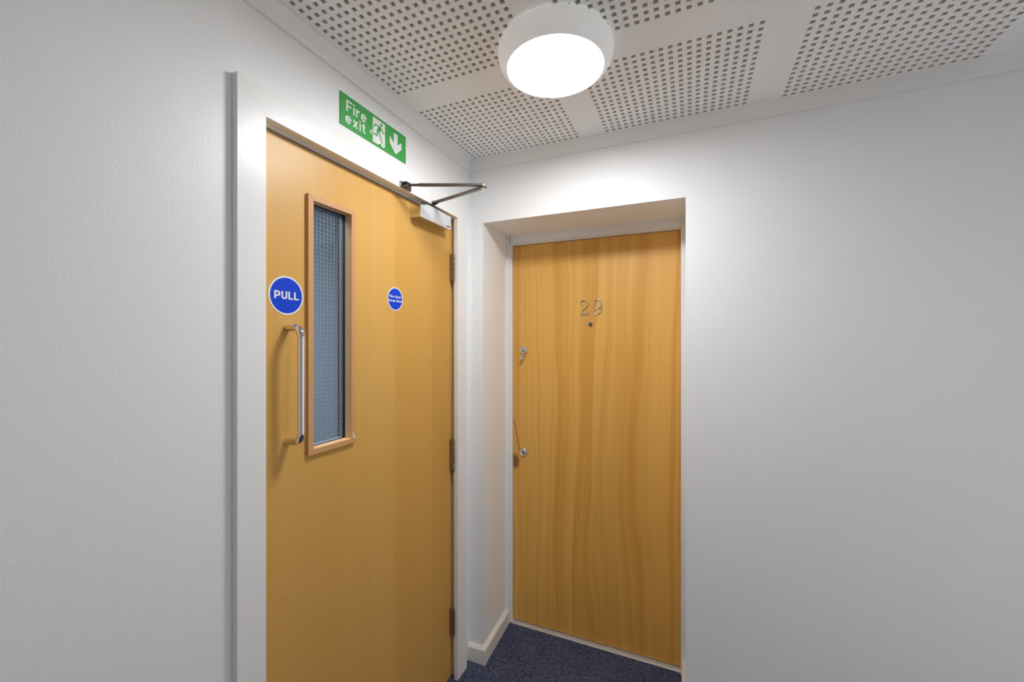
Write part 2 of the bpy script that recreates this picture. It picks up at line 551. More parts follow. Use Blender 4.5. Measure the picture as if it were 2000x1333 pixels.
def lettering(name, text, mat, parent, y0, z0, w, h, x, depth=0.0004, weight=0.17, gap=0.12):
    """Raised letters on a plane facing +x, fitted to the box y0..y0+w, z0..z0+h."""
    strips, pen = [], 0.0
    for ch in text:
        lines, gw = glyph(ch, weight)
        for L in lines:
            P = [Vector(p) for p in L]
            left, right = [], []
            for i, p in enumerate(P):
                d0 = (P[i] - P[i - 1]).normalized() if i else (P[1] - P[0]).normalized()
                d1_ = (P[i + 1] - P[i]).normalized() if i < len(P) - 1 else d0
                closed = (P[0] - P[-1]).length < 1e-6
                if closed and i in (0, len(P) - 1):
                    d0, d1_ = (P[-1] - P[-2]).normalized(), (P[1] - P[0]).normalized()
                n0, n1 = Vector((-d0.y, d0.x)), Vector((-d1_.y, d1_.x))
                n_ = (n0 + n1) / max(0.3, 1 + n0.dot(n1)) * (weight / 2)
                left.append((p.x + n_.x + pen, p.y + n_.y)); right.append((p.x - n_.x + pen, p.y - n_.y))
            strips.append((left, right))
        pen += gw + gap
    xs = [q[0] for a in strips for side in a for q in side]
    ys = [q[1] for a in strips for side in a for q in side]
    ax, bx, ay, by = min(xs), max(xs), min(ys), max(ys)
    m = MB()
    F = lambda q, d: m.bm.verts.new((x + d, y0 + (q[0] - ax) / (bx - ax) * w, z0 + (q[1] - ay) / (by - ay) * h))
    for k, (left, right) in enumerate(strips):
        dk = depth + (k % 4) * 3e-5          # crossing strokes never share a plane
        a, b = [F(q, dk) for q in left], [F(q, dk) for q in right]
        c, d = [F(q, 0) for q in left], [F(q, 0) for q in right]
        n = len(a)
        for i in range(n - 1):
            m.bm.faces.new((a[i], a[i + 1], b[i + 1], b[i]))
            m.bm.faces.new((a[i], c[i], c[i + 1], a[i + 1]))
            m.bm.faces.new((b[i], b[i + 1], d[i + 1], d[i]))
        m.bm.faces.new((a[0], b[0], d[0], c[0]))
        m.bm.faces.new((a[-1], c[-1], d[-1], b[-1]))
    return m.build(name, mat, parent)


# ------------------------------------------------------------------ dimensions
PF = 0.019                       # face of the fire door architrave
YL, YR, ZT, AW = -1.1164, -0.0585, 2.1376, 0.0704
YLI, YRI, ZTI = YL + AW, -0.140, ZT - AW     # inner edges of the architrave
RX0, RX1, RZ, RB, RXB = 0.0731, 0.9547, 2.0742, 0.2889, 0.0609      # recess of the flat door
ZC = 2.3771                      # ceiling
ZCO = 2.3226                     # bottom of the cornice
XE, YE = 2.46, -2.90             # far walls of the corridor
WT = 0.15

# ------------------------------------------------------------------ walls, floor
b = MB()
b.box(-WT, 0, YE, YL + 0.03, 0, 2.6)
b.box(-WT, 0, YR - 0.02, 0.0, 0, 2.6)
b.box(-WT, 0, YL + 0.03, YR - 0.02, ZT - 0.03, 2.6)
b.build('wall_left', 'wall_left', kind='structure', label='white roller-stippled wall holding the wired-glass fire door', category='wall')

b = MB()
b.poly_prism([(-WT, 0), (RX0, 0), (RXB, RB), (RXB, 0.42), (-WT, 0.42)], 'z', 0, 2.6)
b.box(RX1, XE + WT, 0, 0.42, 0, 2.6)
b.poly_prism([(RX0, 0), (RX1, 0), (RX1, 0.42), (RXB, 0.42), (RXB, RB)], 'z', RZ, 2.6)
b.build('wall_right', 'wall_right', kind='structure', label='smooth white wall with the deep recess around door 29', category='wall')

MB().box(-WT, XE + WT, YE - WT, YE, 0, 2.6).build('wall_back', 'wall', kind='structure', label='plain white wall closing the corridor behind the viewer', category='wall')
b = MB()
b.box(XE, XE + WT, YE, FILL_WIN[0], 0, 2.6)
b.box(XE, XE + WT, FILL_WIN[1], 0, 0, 2.6)
b.box(XE, XE + WT, FILL_WIN[0], FILL_WIN[1], 0, FILL_WIN[2])
b.box(XE, XE + WT, FILL_WIN[0], FILL_WIN[1], FILL_WIN[3], 2.6)
b.build('wall_end', 'wall', kind='structure', label='plain white end wall with a tall window added for fill light', category='wall')
MB().box(-2.25, XE + WT, YE - WT, 1.8, -0.06, 0).build('floor', 'carpet', kind='structure', label='dark navy flecked carpet in front of door 29', category='carpet')

# tall window added out of view in the end wall, a source of fill light
w1 = thing('fill_window', 'added white-framed window in the unseen end wall, letting in fill light', 'window', (XE + 0.1, FILL_WIN[0], FILL_WIN[2]), 'structure')
b = MB()
y0, y1, z0, z1 = FILL_WIN
for q in ((y0, y0 + 0.045, z0, z1), (y1 - 0.045, y1, z0, z1), (y0 + 0.045, y1 - 0.045, z0, z0 + 0.045), (y0 + 0.045, y1 - 0.045, z1 - 0.045, z1)):
    b.box(XE + 0.06, XE + 0.12, *q)
b.build('fill_window_frame', 'trim', w1)
MB().box(XE + 0.086, XE + 0.092, y0 + 0.045, y1 - 0.045, z0 + 0.045, z1 - 0.045).build('pane', 'clear', w1)

# the lobby seen through the wired glass
b = MB()
b.box(-2.25, -2.20, -2.6, 1.8, 0, 2.72)
b.box(-2.20, -WT, 1.75, 1.8, 0, 2.72)
b.box(-2.20, -WT, -2.65, -2.6, 0, 2.72)
b.box(-2.25, -WT, -2.65, 1.8, 2.72, 2.76)
b.box(-WT, -WT + 0.05, -2.65, 0.42, 2.6, 2.72)
b.box(-WT, -WT + 0.05, 0.42, 1.8, 0, 2.72)
b.build('wall_lobby', 'lobby', kind='structure', label='blue-grey lobby wall seen through the wired glass', category='wall')


# ------------------------------------------------------------------ perforated ceiling
def perforated_ceiling():
    pitch, half, n = 0.0259, 0.0063, 20
    gx, gy = 0.6160, 0.6264
    bx = [0.0425 + k * gx for k in range(4)]
    by = [-0.0291 + 3 * pitch - k * gy for k in range(8)]
    xs_hole = [(c0 + i * pitch) for c0 in bx for i in range(n)]
    ys_hole = [(c0 - i * pitch) for c0 in by for i in range(n)]
    xs_hole = [c for c in xs_hole if 0.02 < c < XE - 0.02]
    ys_hole = sorted(c for c in ys_hole if YE + 0.02 < c < -0.02)
    xb = [0.0] + [e for c in xs_hole for e in (c - half, c + half)] + [XE]
    yb = [YE] + [e for c in ys_hole for e in (c - half, c + half)] + [0.0]
    nx, ny = len(xb), len(yb)
    verts = [(x, y, ZC) for y in yb for x in xb]
    faces, cut = [], []
    T = 0.0125
    for j in range(ny - 1):
        for i in range(nx - 1):
            q = (j * nx + i, j * nx + i + 1, (j + 1) * nx + i + 1, (j + 1) * nx + i)
            if i % 2 == 1 and j % 2 == 1:
                base = len(verts)
                for v in q:
                    verts.append((verts[v][0], verts[v][1], ZC + T))
                for k in range(4):
                    faces.append((q[k], q[(k + 1) % 4], base + (k + 1) % 4, base + k))
                    cut.append(len(faces) - 1)
            else:
                faces.append(q[::-1])
    me = bpy.data.meshes.new('ceiling')
    me.from_pydata(verts, [], faces)
    me.materials.append(M['ceiling'])
    me.materials.append(M['cut_edge'])
    for k in cut:
        me.polygons[k].material_index = 1
    me.update()
    o = bpy.data.objects.new('ceiling', me)
    COL.objects.link(o)
    o['kind'] = 'structure'
    o['label'] = 'white plasterboard ceiling perforated with blocks of small square holes'
    o['category'] = 'ceiling'
    MB().box(0.0, XE, YE, 0.0, ZC + T + 0.0005, ZC + T + 0.02).build('backing', 'void', o)


perforated_ceiling()

# cornice
PROF = [(0.0, ZCO), (0.0105, ZCO), (0.0105, ZCO + 0.008), (0.0125, ZCO + 0.012), (0.0155, ZC), (0.0, ZC)]


def cornice(name, ax, lo, hi, flip, label):
    """The profile run along one wall, its ends mitred."""
    bm = MB()
    prof = PROF
    if ax == 'y':
        def at(d, z, e):
            return (d, (hi - d if e else lo + d), z)
    else:
        def at(d, z, e):
            return ((hi - d if e else lo + d), -d, z)
    a = [bm.bm.verts.new(at(d, z, 0)) for d, z in prof]
    c = [bm.bm.verts.new(at(d, z, 1)) for d, z in prof]
    bm.bm.faces.new(a); bm.bm.faces.new(c)
    for i in range(len(prof)):
        j = (i + 1) % len(prof)
        bm.bm.faces.new((a[i], a[j], c[j], c[i]))
    bm.build(name, 'trim', kind='structure', label=label, category='cornice')


cornice('trim_3', 'y', YE, 0.0, False, 'white cornice strip above the fire door wall')
cornice('trim_4', 'x', 0.0, XE, False, 'white cornice strip above the wall with door 29')

# ------------------------------------------------------------------ fire door frame
fr = thing('trim_1', 'white painted frame and architrave around the fire door', 'door frame', (0, YL, 0), 'structure')
MB().poly_prism([(YL, 0), (YLI, 0), (YLI, ZTI), (YL, ZT)], 'x', 0.0, PF).build('jamb', 'trim', fr, bevel=0.0003, seg=1)
MB().poly_prism([(YRI, 0), (YR, 0), (YR, ZT), (YRI, ZTI)], 'x', 0.0, PF).build('jamb', 'trim', fr, bevel=0.0003, seg=1)
MB().poly_prism([(YL, ZT), (YLI, ZTI), (YRI, ZTI), (YR, ZT)], 'x', 0.0, PF).build('head', 'trim', fr, bevel=0.0003, seg=1)
LI = 0.0040                       # the lining stands this far inside the architrave
LX, LR = -0.0175, -0.1195         # front of the rebated lining; its face on the hinge side
b = MB()
b.box(-WT, LX, YL + 0.03, YLI + LI, 0, ZTI - LI)
b.box(-WT, LX, LR, YR - 0.02, 0, ZTI - LI)
b.box(-WT, LX, YL + 0.03, YR - 0.02, ZTI - LI, ZT - 0.03)
b.box(LX, 0.0, YL + 0.03, YLI, 0, ZTI)
b.box(LX, 0.0, -0.105, YR - 0.02, 0, ZTI)
b.box(LX, 0.0, YL + 0.03, YR - 0.02, ZTI, ZT - 0.03)
b.build('lining', 'trim', fr)
b = MB()                          # door stop behind the leaf
b.box(-0.100, -0.068, YLI + LI, YLI + LI + 0.014, 0, ZTI - LI)
b.box(-0.100, -0.068, LR - 0.014, LR, 0, ZTI - LI)
b.box(-0.100, -0.068, YLI + LI + 0.014, LR - 0.014, ZTI - LI - 0.014, ZTI - LI)
b.build('door_stop', 'trim', fr)

# ------------------------------------------------------------------ fire door
DX0, DX1 = -0.064, -0.020
DY0, DY1, DZ0, DZ1 = YLI + LI + 0.003, LR - 0.003, 0.006, 2.0572
GY0, GY1, GZ0, GZ1 = -0.8817, -0.7387, 1.2093, 1.9164        # clear opening inside the beads
d1 = thing('door_1', 'beech veneered fire door with narrow wired-glass panel and pull bar', 'door', (0, DY1, 0), 'structure')
b = MB()
e = 0.006
b.box(DX0, DX1, DY0, GY0 - e, DZ0, DZ1)
b.box(DX0, DX1, GY1 + e, DY1, DZ0, DZ1)
b.box(DX0, DX1, GY0 - e, GY1 + e, DZ0, GZ0 - e)
b.box(DX0, DX1, GY0 - e, GY1 + e, GZ1 + e, DZ1)
b.build('leaf', 'beech', d1)
OB = 0.0178
BF = -0.0098                       # bead front
oy0, oy1, oz0, oz1 = GY0 - OB, GY1 + OB, GZ0 - OB * 0.9, GZ1 + OB * 0.93
for pts, horiz in (
    ([(oy0, oz0), (GY0, GZ0), (GY0, GZ1), (oy0, oz1)], 0),
    ([(oy1, oz0), (GY1, GZ0), (GY1, GZ1), (oy1, oz1)], 0),
    ([(oy0, oz0), (oy1, oz0), (GY1, GZ0), (GY0, GZ0)], 1),
    ([(oy0, oz1), (oy1, oz1), (GY1, GZ1), (GY0, GZ1)], 1),
):
    b = MB().poly_prism(pts, 'x', DX1, BF)
    # the inner leg of the bead, running back towards the glass
    ys = [p[0] for p in pts]; zs = [p[1] for p in pts]
    if horiz == 0:
        y_in = GY0 if oy0 in ys else GY1
        s = -1 if y_in == GY0 else 1
        b.box(-0.038, DX1, min(y_in, y_in + s * 0.0055), max(y_in, y_in + s * 0.0055), GZ0 - 0.0055, GZ1 + 0.0055)
    else:
        z_in = GZ0 if oz0 in zs else GZ1
        s = -1 if z_in == GZ0 else 1
        b.box(-0.038, DX1, GY0, GY1, min(z_in, z_in + s * 0.0055), max(z_in, z_in + s * 0.0055))
    b.build('glazing_bead', 'bead', d1, bevel=0.0004, seg=1)
b = MB()
for (y0, y1, z0, z1) in ((GY0 - 0.0055, GY0 + 0.0005, GZ0, GZ1), (GY1 - 0.0005, GY1 + 0.0055, GZ0, GZ1), (GY0, GY1, GZ0 - 0.0055, GZ0 + 0.0005), (GY0, GY1, GZ1 - 0.0005, GZ1 + 0.0055)):
    b.box(-0.046, -0.038, y0, y1, z0, z1)
b.build('gasket', 'gasket', d1)
b = MB()
for (y0, y1, z0, z1) in ((GY0 - 0.0055, GY0, GZ0, GZ1), (GY1, GY1 + 0.0055, GZ0, GZ1), (GY0, GY1, GZ0 - 0.0055, GZ0), (GY0, GY1, GZ1, GZ1 + 0.0055)):
    b.box(-0.0685, -0.048, y0, y1, z0, z1)
b.build('reveal_shade', 'shade_liner', d1)  # added dark liner; its colour puts shade on the reveal behind the glass
MB().poly_prism([(-0.7370, 1.2300), (-0.7315, 1.2265), (-0.7228, 1.2120), (-0.7228, 1.2050), (-0.7345, 1.2085)], 'x', BF - 0.001, BF + 0.0003).build('filler_patch', 'filler', d1, label='pale filler patch at the lower bead corner')
b = MB()
for (y0, y1, z0, z1) in ((GY0 - OB, GY0, oz0, oz1), (GY1, GY1 + OB, oz0, oz1), (GY0, GY1, oz0, GZ0), (GY0, GY1, GZ1, oz1)):
    b.box(-0.068, DX0, y0, y1, z0, z1)
b.build('back_bead', 'bead', d1)
gp = MB().box(-0.0475, -0.0465, GY0 - 0.004, GY1 + 0.004, GZ0 - 0.004, GZ1 + 0.004).build('glass_pane', 'glass', d1, label='blue-grey Georgian wired glass')
b = MB()
wr = 0.00035
k = 0
y = GY0 + 0.006
while y < GY1:
    b.bar((-0.0490, y, GZ0), (-0.0490, y, GZ1), wr * 1.0, wr * 1.0, (1, 0, 0)); y += 0.0130
z = GZ0 + 0.005
while z < GZ1:
    yy = GY0
    while yy < GY1 - 1e-6:
        y2 = min(yy + 0.0130, GY1)
        a0 = yy + 0.0032; a1 = min(yy + 0.0092, GY1)
        b.bar((-0.0484, yy, z), (-0.0484, min(a0, GY1), z), wr * 0.9, wr * 0.9, (1, 0, 0))
        if a1 > a0:
            b.bar((-0.0484, a0, z), (-0.0484, a1, z), wr * 2.8, wr * 2.8, (1, 0, 0))
        if y2 > a1:
            b.bar((-0.0484, a1, z), (-0.0484, y2, z), wr * 0.9, wr * 0.9, (1, 0, 0))
        yy = y2
    z += 0.01235
b.build('wire_mesh', 'wire', gp, kind='stuff')

# pull bar
hy, hx = -0.9592, 0.0355
hz0, hz1, R = 1.2495, 1.5525, 0.027
path = [(DX1, hy, hz0)]
for i in range(9):
    a = math.pi / 2 * i / 8
    path.append((hx - R + R * math.sin(a), hy, hz0 + R - R * math.cos(a)))
for i in range(9):
    a = math.pi / 2 * i / 8
    path.append((hx - R + R * math.cos(a), hy, hz1 - R + R * math.sin(a)))
path.append((DX1, hy, hz1))
MB().tube(path, 0.0098, 28).build('pull_handle', 'chrome', d1, smooth=True, label='polished tubular steel pull handle')

# hinges
for z0, z1 in ((1.789, 1.905), (0.940, 1.075), (0.205, 0.315)):
    hg = MB()
    L = z1 - z0
    hyc, hxc = -0.1450, 0.0005
    kn = 5
    for i in range(kn):
        a0 = z0 + L * i / kn + 0.0008
        a1 = z0 + L * (i + 1) / kn - 0.0008
        hg.lathe([(0.0052, a0), (0.0062, a0 + 0.0012), (0.0062, a1 - 0.0012), (0.0052, a1)], (hxc, hyc, 0), 'z', 14)
    hg.lathe([(0.0018, z0 - 0.012), (0.0044, z0 - 0.006), (0.0050, z0)], (hxc, hyc, 0), 'z', 12)
    hg.lathe([(0.0050, z1), (0.0044, z1 + 0.002)], (hxc, hyc, 0), 'z', 12)
    hg.box(DX1 - 0.001, hxc, hyc - 0.001, hyc + 0.003, z0, z1)
    hg.build('hinge', 'hinge', d1, smooth=True)

# ------------------------------------------------------------------ door closer
dc = thing('door_closer', 'silver overhead door closer with bronze folding arm on the fire door', 'door closer', (DX1, -0.328, 1.99))
FX = 0.027
MB().poly_prism([(-0.4255, 1.9922), (-0.2105, 1.9930), (-0.2090, 2.0500), (-0.3755, 2.0532), (-0.4255, 2.0380)], 'x', FX - 0.0025, FX).build('front_cover', 'silver', dc, bevel=0.0008)
MB().box(DX1, FX - 0.0025, -0.4255, -0.2105, 1.9922, 1.9948).build('bottom_cover', 'mirror', dc)
MB().box(DX1, FX + 0.0006, -0.4300, -0.4273, 1.9922, 2.0520).build('end_plate', 'mirror', dc, bevel=0.0005)
MB().box(DX1, FX - 0.003, -0.2120, -0.2100, 1.9948, 2.0480).build('end_plate', 'mirror', dc)
MB().box(DX1, FX - 0.008, -0.414, -0.220, 1.997, 2.0440).build('closer_body', 'iron', dc, bevel=0.002)
MB().box(FX, FX + 0.0012, -0.2440, -0.2180, 2.0015, 2.0055).build('marking_plate', 'iron', dc)
pv = (0.008, -0.329)
MB().lathe([(0.009, 2.0440), (0.009, 2.060), (0.0120, 2.062), (0.0135, 2.068), (0.0125, 2.078), (0.006, 2.080)], (pv[0], pv[1], 0), 'z', 18).build('pinion', 'bronze', dc, smooth=True)
el = Vector((0.2755, -0.3885, 2.0795))
p0 = Vector((pv[0], pv[1], 2.0690))
knee = p0.lerp(el, 0.10) + Vector((0, 0, 0.0045))
a = MB()
a.bar(p0 - (el - p0).normalized() * 0.010, knee, 0.0235, 0.008)
a.bar(knee, el + (el - p0).normalized() * 0.010, 0.0195, 0.0058)
a.build('main_arm', 'bronze', dc, bevel=0.0012)
sh = Vector((0.034, -0.518, 2.0800))
e2 = el + Vector((0, 0, 0.0095))
t1 = sh.lerp(e2, 0.15)
MB().tube([sh, t1], 0.0046, 12).build('adjusting_rod', 'bronze', dc, smooth=True)
MB().bar(t1, e2 + (e2 - sh).normalized() * 0.006, 0.0140, 0.0085).build('forearm', 'bronze', dc, bevel=0.0012)
MB().lathe([(0.0065, -0.006), (0.0078, -0.004), (0.0078, 0.014), (0.005, 0.0175), (0.003, 0.0190)], el, 'z', 14).build('elbow_pin', 'chrome', dc, smooth=True)
MB().box(PF, PF + 0.005, -0.5410, -0.4790, 2.0700, 2.0905).build('bracket', 'bronze', dc, bevel=0.001)
a = MB()
a.box(PF + 0.005, 0.042, -0.5330, -0.5030, 2.0710, 2.0752)
a.box(PF + 0.005, 0.042, -0.5330, -0.5030, 2.0850, 2.0885)
a.lathe([(0.0045, 2.068), (0.0045, 2.091)], (0.034, -0.518, 0), 'z', 10)
a.build('bracket_lug', 'bronze', dc, bevel=0.0008)
for yy in (-0.5365, -0.4850):
    MB().lathe([(0.0036, PF + 0.005), (0.0032, PF + 0.0068), (0.001, PF + 0.0074)], (0, yy, 2.080), 'x', 10).build('screw', 'nickel', dc, smooth=True)

# ------------------------------------------------------------------ signs
sy, sz = -0.64135, 2.2245
sg = thing('fire_exit_sign', 'green rectangular Fire exit sign with down arrow on the wall above the fire door', 'sign', (0, sy, sz))
MB().box(0.0, 0.0030, sy - 0.15645, sy + 0.15645, sz - 0.0498, sz + 0.0498).build('plate', 'green', sg, bevel=0.0006)
X1 = 0.0030
lettering('lettering', 'Fire', 'white', sg, sy - 0.1331, sz + 0.0003, 0.0860, 0.0346, X1, weight=0.158, gap=0.15)
lettering('lettering', 'exit', 'white', sg, sy - 0.1366, sz - 0.0368, 0.0850, 0.0330, X1, weight=0.158, gap=0.13)
T2 = lambda L: [(sy + p * 0.99, sz + q * 0.993) for p, q in L]
ar = [(0.0893, 0.0348), (0.1097, 0.0348), (0.1097, -0.0028), (0.1316, 0.0150), (0.1316, -0.0100), (0.0995, -0.0388), (0.0672, -0.0100), (0.0672, 0.0148), (0.0893, -0.0026)]
MB().poly_prism(T2(ar), 'x', X1, X1 + 0.0004).build('arrow', 'white', sg)
dr = [(-0.0177, 0.0405), (0.0428, 0.0405), (0.0428, -0.0360), (0.0410, -0.0400), (0.0375, -0.0428), (0.0330, -0.0430), (0.0222, -0.0424), (0.0243, -0.0372), (0.0215, -0.0352), (0.0175, -0.0362), (0.0118, -0.0415), (0.0078, -0.0431), (-0.0177, -0.0431)]
ds = MB().poly_prism(T2(dr), 'x', X1, X1 + 0.0004)


def stroke(bm, pts, w, x0, x1, endcap=True):
    """A flat stroke of even width on a plane facing +x."""
    for k, ((a0, b0), (a1, b1)) in enumerate(zip(pts, pts[1:])):
        x1 += 3e-5
        d = Vector((a1 - a0, b1 - b0))
        n_ = Vector((-d.y, d.x)).normalized() * (w / 2)
        t_ = d.normalized() * (w / 2)
        bm.poly_prism([(sy + a0 - t_.x + n_.x, sz + b0 - t_.y + n_.y), (sy + a0 - t_.x - n_.x, sz + b0 - t_.y - n_.y),
                       (sy + a1 + t_.x - n_.x, sz + b1 + t_.y - n_.y), (sy + a1 + t_.x + n_.x, sz + b1 + t_.y + n_.y)], 'x', x0, x1)


stroke(ds, [(-0.0240, -0.0150), (-0.0160, -0.0150)], 0.0112, X1, X1 + 0.0004)
ds.build('doorway_symbol', 'white', sg)
rm = MB()
X2, X3 = X1 + 0.0005, X1 + 0.0008
stroke(rm, [(-0.0129, 0.0090), (-0.0050, 0.0195), (0.0098, 0.0195)], 0.0042, X2, X3)
rm.poly_prism(T2([(0.0080, 0.0205), (0.0135, 0.0222), (0.0188, 0.0213), (0.0240, 0.0140), (0.0215, 0.0095), (0.0150, 0.0036), (0.0128, 0.0005), (0.0062, -0.0030), (0.0010, 0.0016), (0.0035, 0.0080), (0.0075, 0.0140)]), 'x', X2, X3 + 0.00022)
stroke(rm, [(0.0192, 0.0200), (0.0245, 0.0135), (0.0300, 0.0085), (0.0385, 0.0074)], 0.0040, X2, X3)
stroke(rm, [(0.0046, 0.0010), (0.0024, -0.0150), (-0.0225, -0.0150)], 0.0046, X2, X3 + 0.00008)
stroke(rm, [(0.0118, 0.0036), (0.0160, -0.0093), (0.0268, -0.0300)], 0.0046, X2, X3)
rm.lathe([(0.0056, X2), (0.0056, X3)], (0, sy + 0.0232, sz + 0.0297), 'x', 18)
rm.build('running_figure', 'green', sg)

py_, pz_ = -0.9606, 1.6386
ps = thing('pull_sign', 'large round blue PULL sticker above the pull bar', 'sign', (DX1, py_, pz_))
MB().lathe([(0.0520, DX1), (0.0520, DX1 + 0.0008)], (0, py_, pz_), 'x', 64).build('disc', 'white', ps)
MB().lathe([(0.0474, DX1 + 0.0008), (0.0474, DX1 + 0.0012)], (0, py_, pz_), 'x', 64).build('face', 'blue', ps)
lettering('lettering', 'PULL', 'white', ps, py_ - 0.0362, pz_ - 0.0103, 0.0727, 0.0213, DX1 + 0.0012, weight=0.20, gap=0.13)

ky, kz = -0.5170, 1.6705
ks = thing('keep_shut_sign', 'small round blue Fire Door Keep Shut sticker right of the glass panel', 'sign', (DX1, ky, kz))
MB().lathe([(0.0426, DX1), (0.0426, DX1 + 0.0008)], (0, ky, kz), 'x', 56).build('disc', 'white', ks)
MB().lathe([(0.0386, DX1 + 0.0008), (0.0386, DX1 + 0.0012)], (0, ky, kz), 'x', 56).build('face', 'blue', ks)
lettering('lettering', 'Fire Door', 'white', ks, ky - 0.0318, kz + 0.0043, 0.0640, 0.0088, DX1 + 0.0012, weight=0.21, gap=0.11)
lettering('lettering', 'Keep Shut', 'white', ks, ky - 0.0358, kz - 0.0125, 0.0710, 0.0108, DX1 + 0.0012, weight=0.21, gap=0.11)

# ------------------------------------------------------------------ flat door 29
EY = 0.3258
EX0, EX1, EZ0, EZ1 = 0.0900, 0.9283, 0.012, 2.0296
d2 = thing('door_2', 'wavy-grained timber flat door numbered 29 in the recess', 'door', (EX1, EY, 0), 'structure')
MB().box(EX0, EX1, EY, EY + 0.044, EZ0, EZ1).build('leaf', 'flame', d2)

f2 = thing('trim_2', 'white painted frame around door 29 inside the recess', 'door frame', (RXB, RB, 0), 'structure')
G = 0.0022
b = MB()
b.poly_prism([(RXB, RB), (0.0775, RB), (0.0795, RB + 0.003), (0.0795, RB + 0.016), (EX0 - G, RB + 0.020), (EX0 - G, 0.42), (RXB, 0.42)], 'z', 0, RZ)
b.build('jamb', 'trim', f2, bevel=0.001)
b = MB()
b.poly_prism([(EX1 + G, RB + 0.002), (EX1 + G + 0.004, RB), (RX1, RB), (RX1, 0.42), (EX1 + G, 0.42)], 'z', 0, RZ)
b.build('jamb', 'trim', f2, bevel=0.001)
b = MB()
b.poly_prism([(RB, RZ), (RB, 2.0381), (RB + 0.014, 2.0381), (RB + 0.018, EZ1 + G), (0.42, EZ1 + G), (0.42, RZ)], 'x', EX0 - G, EX1 + G)
b.build('head', 'trim', f2, bevel=0.001)
b = MB()
b.box(EX0 - G, EX0 + 0.012, EY + 0.046, EY + 0.07, 0, EZ1 + G)
b.box(EX1 - 0.012, EX1 + G, EY + 0.046, EY + 0.07, 0, EZ1 + G)
b.box(EX0 + 0.012, EX1 - 0.012, EY + 0.046, EY + 0.07, EZ1 - 0.012, EZ1 + G)
b.build('door_stop', 'trim', f2)

# threshold strip
th = MB()
th.poly_prism([(EY - 0.024, 0.0), (EY + 0.05, 0.0), (EY + 0.05, 0.003), (EY - 0.004, 0.0045), (EY - 0.016, 0.0045), (EY - 0.024, 0.0012)], 'x', EX0 - G, EX1 + G)
th.build('trim_5', 'alu', kind='structure', label='worn metal threshold strip under door 29', category='threshold')


# door numerals
def numeral(name, label, strokes, balls, wedge=None):
    t = thing(name, label, 'door number', (0.513, EY, 1.6862), group='metal numerals on door 29')
    m = MB()
    for pts, rr in strokes:
        P = catmull([(0.513 + p, EY - 0.0018, 1.6862 + q) for p, q in pts], 7)
        n = len(P)
        rad = [rr[0] + (rr[1] - rr[0]) * math.sin(math.pi * i / (n - 1)) for i in range(n)]
        m.tube(P, rad, 12)
    for p, q, r in balls:
        m.ball((0.513 + p, EY - 0.0024, 1.6862 + q), r, 14)
    if wedge:
        m.poly_prism([(0.513 + p, 1.6862 + q) for p, q in wedge], 'y', EY - 0.0036, EY)
    m.build('figure', 'nickel', t, smooth=True)


numeral('door_numeral', 'polished metal figure 2, the first numeral of the 29',
        [([(-0.0466, 0.0130), (-0.0512, 0.0200), (-0.0473, 0.0308), (-0.0345, 0.0362), (-0.0208, 0.0318), (-0.0140, 0.0203), (-0.0157, 0.0085), (-0.0245, -0.0005), (-0.0376, -0.0105), (-0.0462, -0.0210), (-0.0490, -0.0345)], (0.0021, 0.0034))],
        [(-0.0462, 0.0130, 0.0052)],
        [(-0.0512, -0.0380), (-0.0118, -0.0380), (-0.0098, -0.0222), (-0.0130, -0.0222), (-0.0158, -0.0318), (-0.0485, -0.0318)])
numeral('door_numeral', 'polished metal figure 9, the second numeral of the 29',
        [([(0.0165, -0.0165), (0.0138, -0.0240), (0.0222, -0.0340), (0.0330, -0.0374), (0.0455, -0.0295), (0.0523, -0.0141), (0.0545, 0.0019), (0.0515, 0.0190), (0.0430, 0.0318), (0.0318, 0.0366), (0.0212, 0.0312), (0.0150, 0.0179), (0.0169, 0.0040), (0.0249, -0.0062), (0.0345, -0.0085), (0.0450, -0.0040), (0.0530, 0.0070)], (0.0022, 0.0033))],
        [(0.0168, -0.0165, 0.0050)])

# spy hole
m = MB().lathe([(0.0135, EY), (0.0135, EY - 0.002), (0.0120, EY - 0.0042), (0.0085, EY - 0.0046), (0.0070, EY - 0.0030)], (0.510, 0, 1.6000), 'y', 28).build('spy_hole', 'nickel', d2, smooth=True, label='small round metal spy hole')
MB().lathe([(0.0070, EY - 0.0028), (0.0050, EY - 0.0040), (0.0, EY - 0.0046)], (0.510, 0, 1.6000), 'y', 20).build('lens', 'lens', m, smooth=True)


def lock(zc, proud, label):
    x0 = 0.1488
    ring = MB().lathe([(0.0222, EY), (0.0222, EY - proud * 0.35), (0.0205, EY - proud * 0.8), (0.0180, EY - proud), (0.0165, EY - proud * 0.85), (0.0, EY - proud * 0.85)], (x0, 0, zc), 'y', 36).build('lock_ring', 'lock', d2, smooth=True, label=label)
    MB().lathe([(0.0118, EY - proud * 0.85), (0.0118, EY - proud * 0.98), (0.0108, EY - proud * 1.05), (0.0, EY - proud * 1.05)], (x0, 0, zc), 'y', 24).build('cylinder', 'nickel', ring, smooth=True)
    s = MB().box(x0 - 0.0012, x0 + 0.0012, EY - proud * 1.05 - 0.0004, EY - proud * 0.9, zc - 0.0085, zc + 0.001)
    s.lathe([(0.0026, EY - proud * 1.05 - 0.0004), (0.0026, EY - proud * 0.9)], (x0, 0, zc + 0.002), 'y', 12)
    s.build('keyhole', 'slot', ring)
    return x0


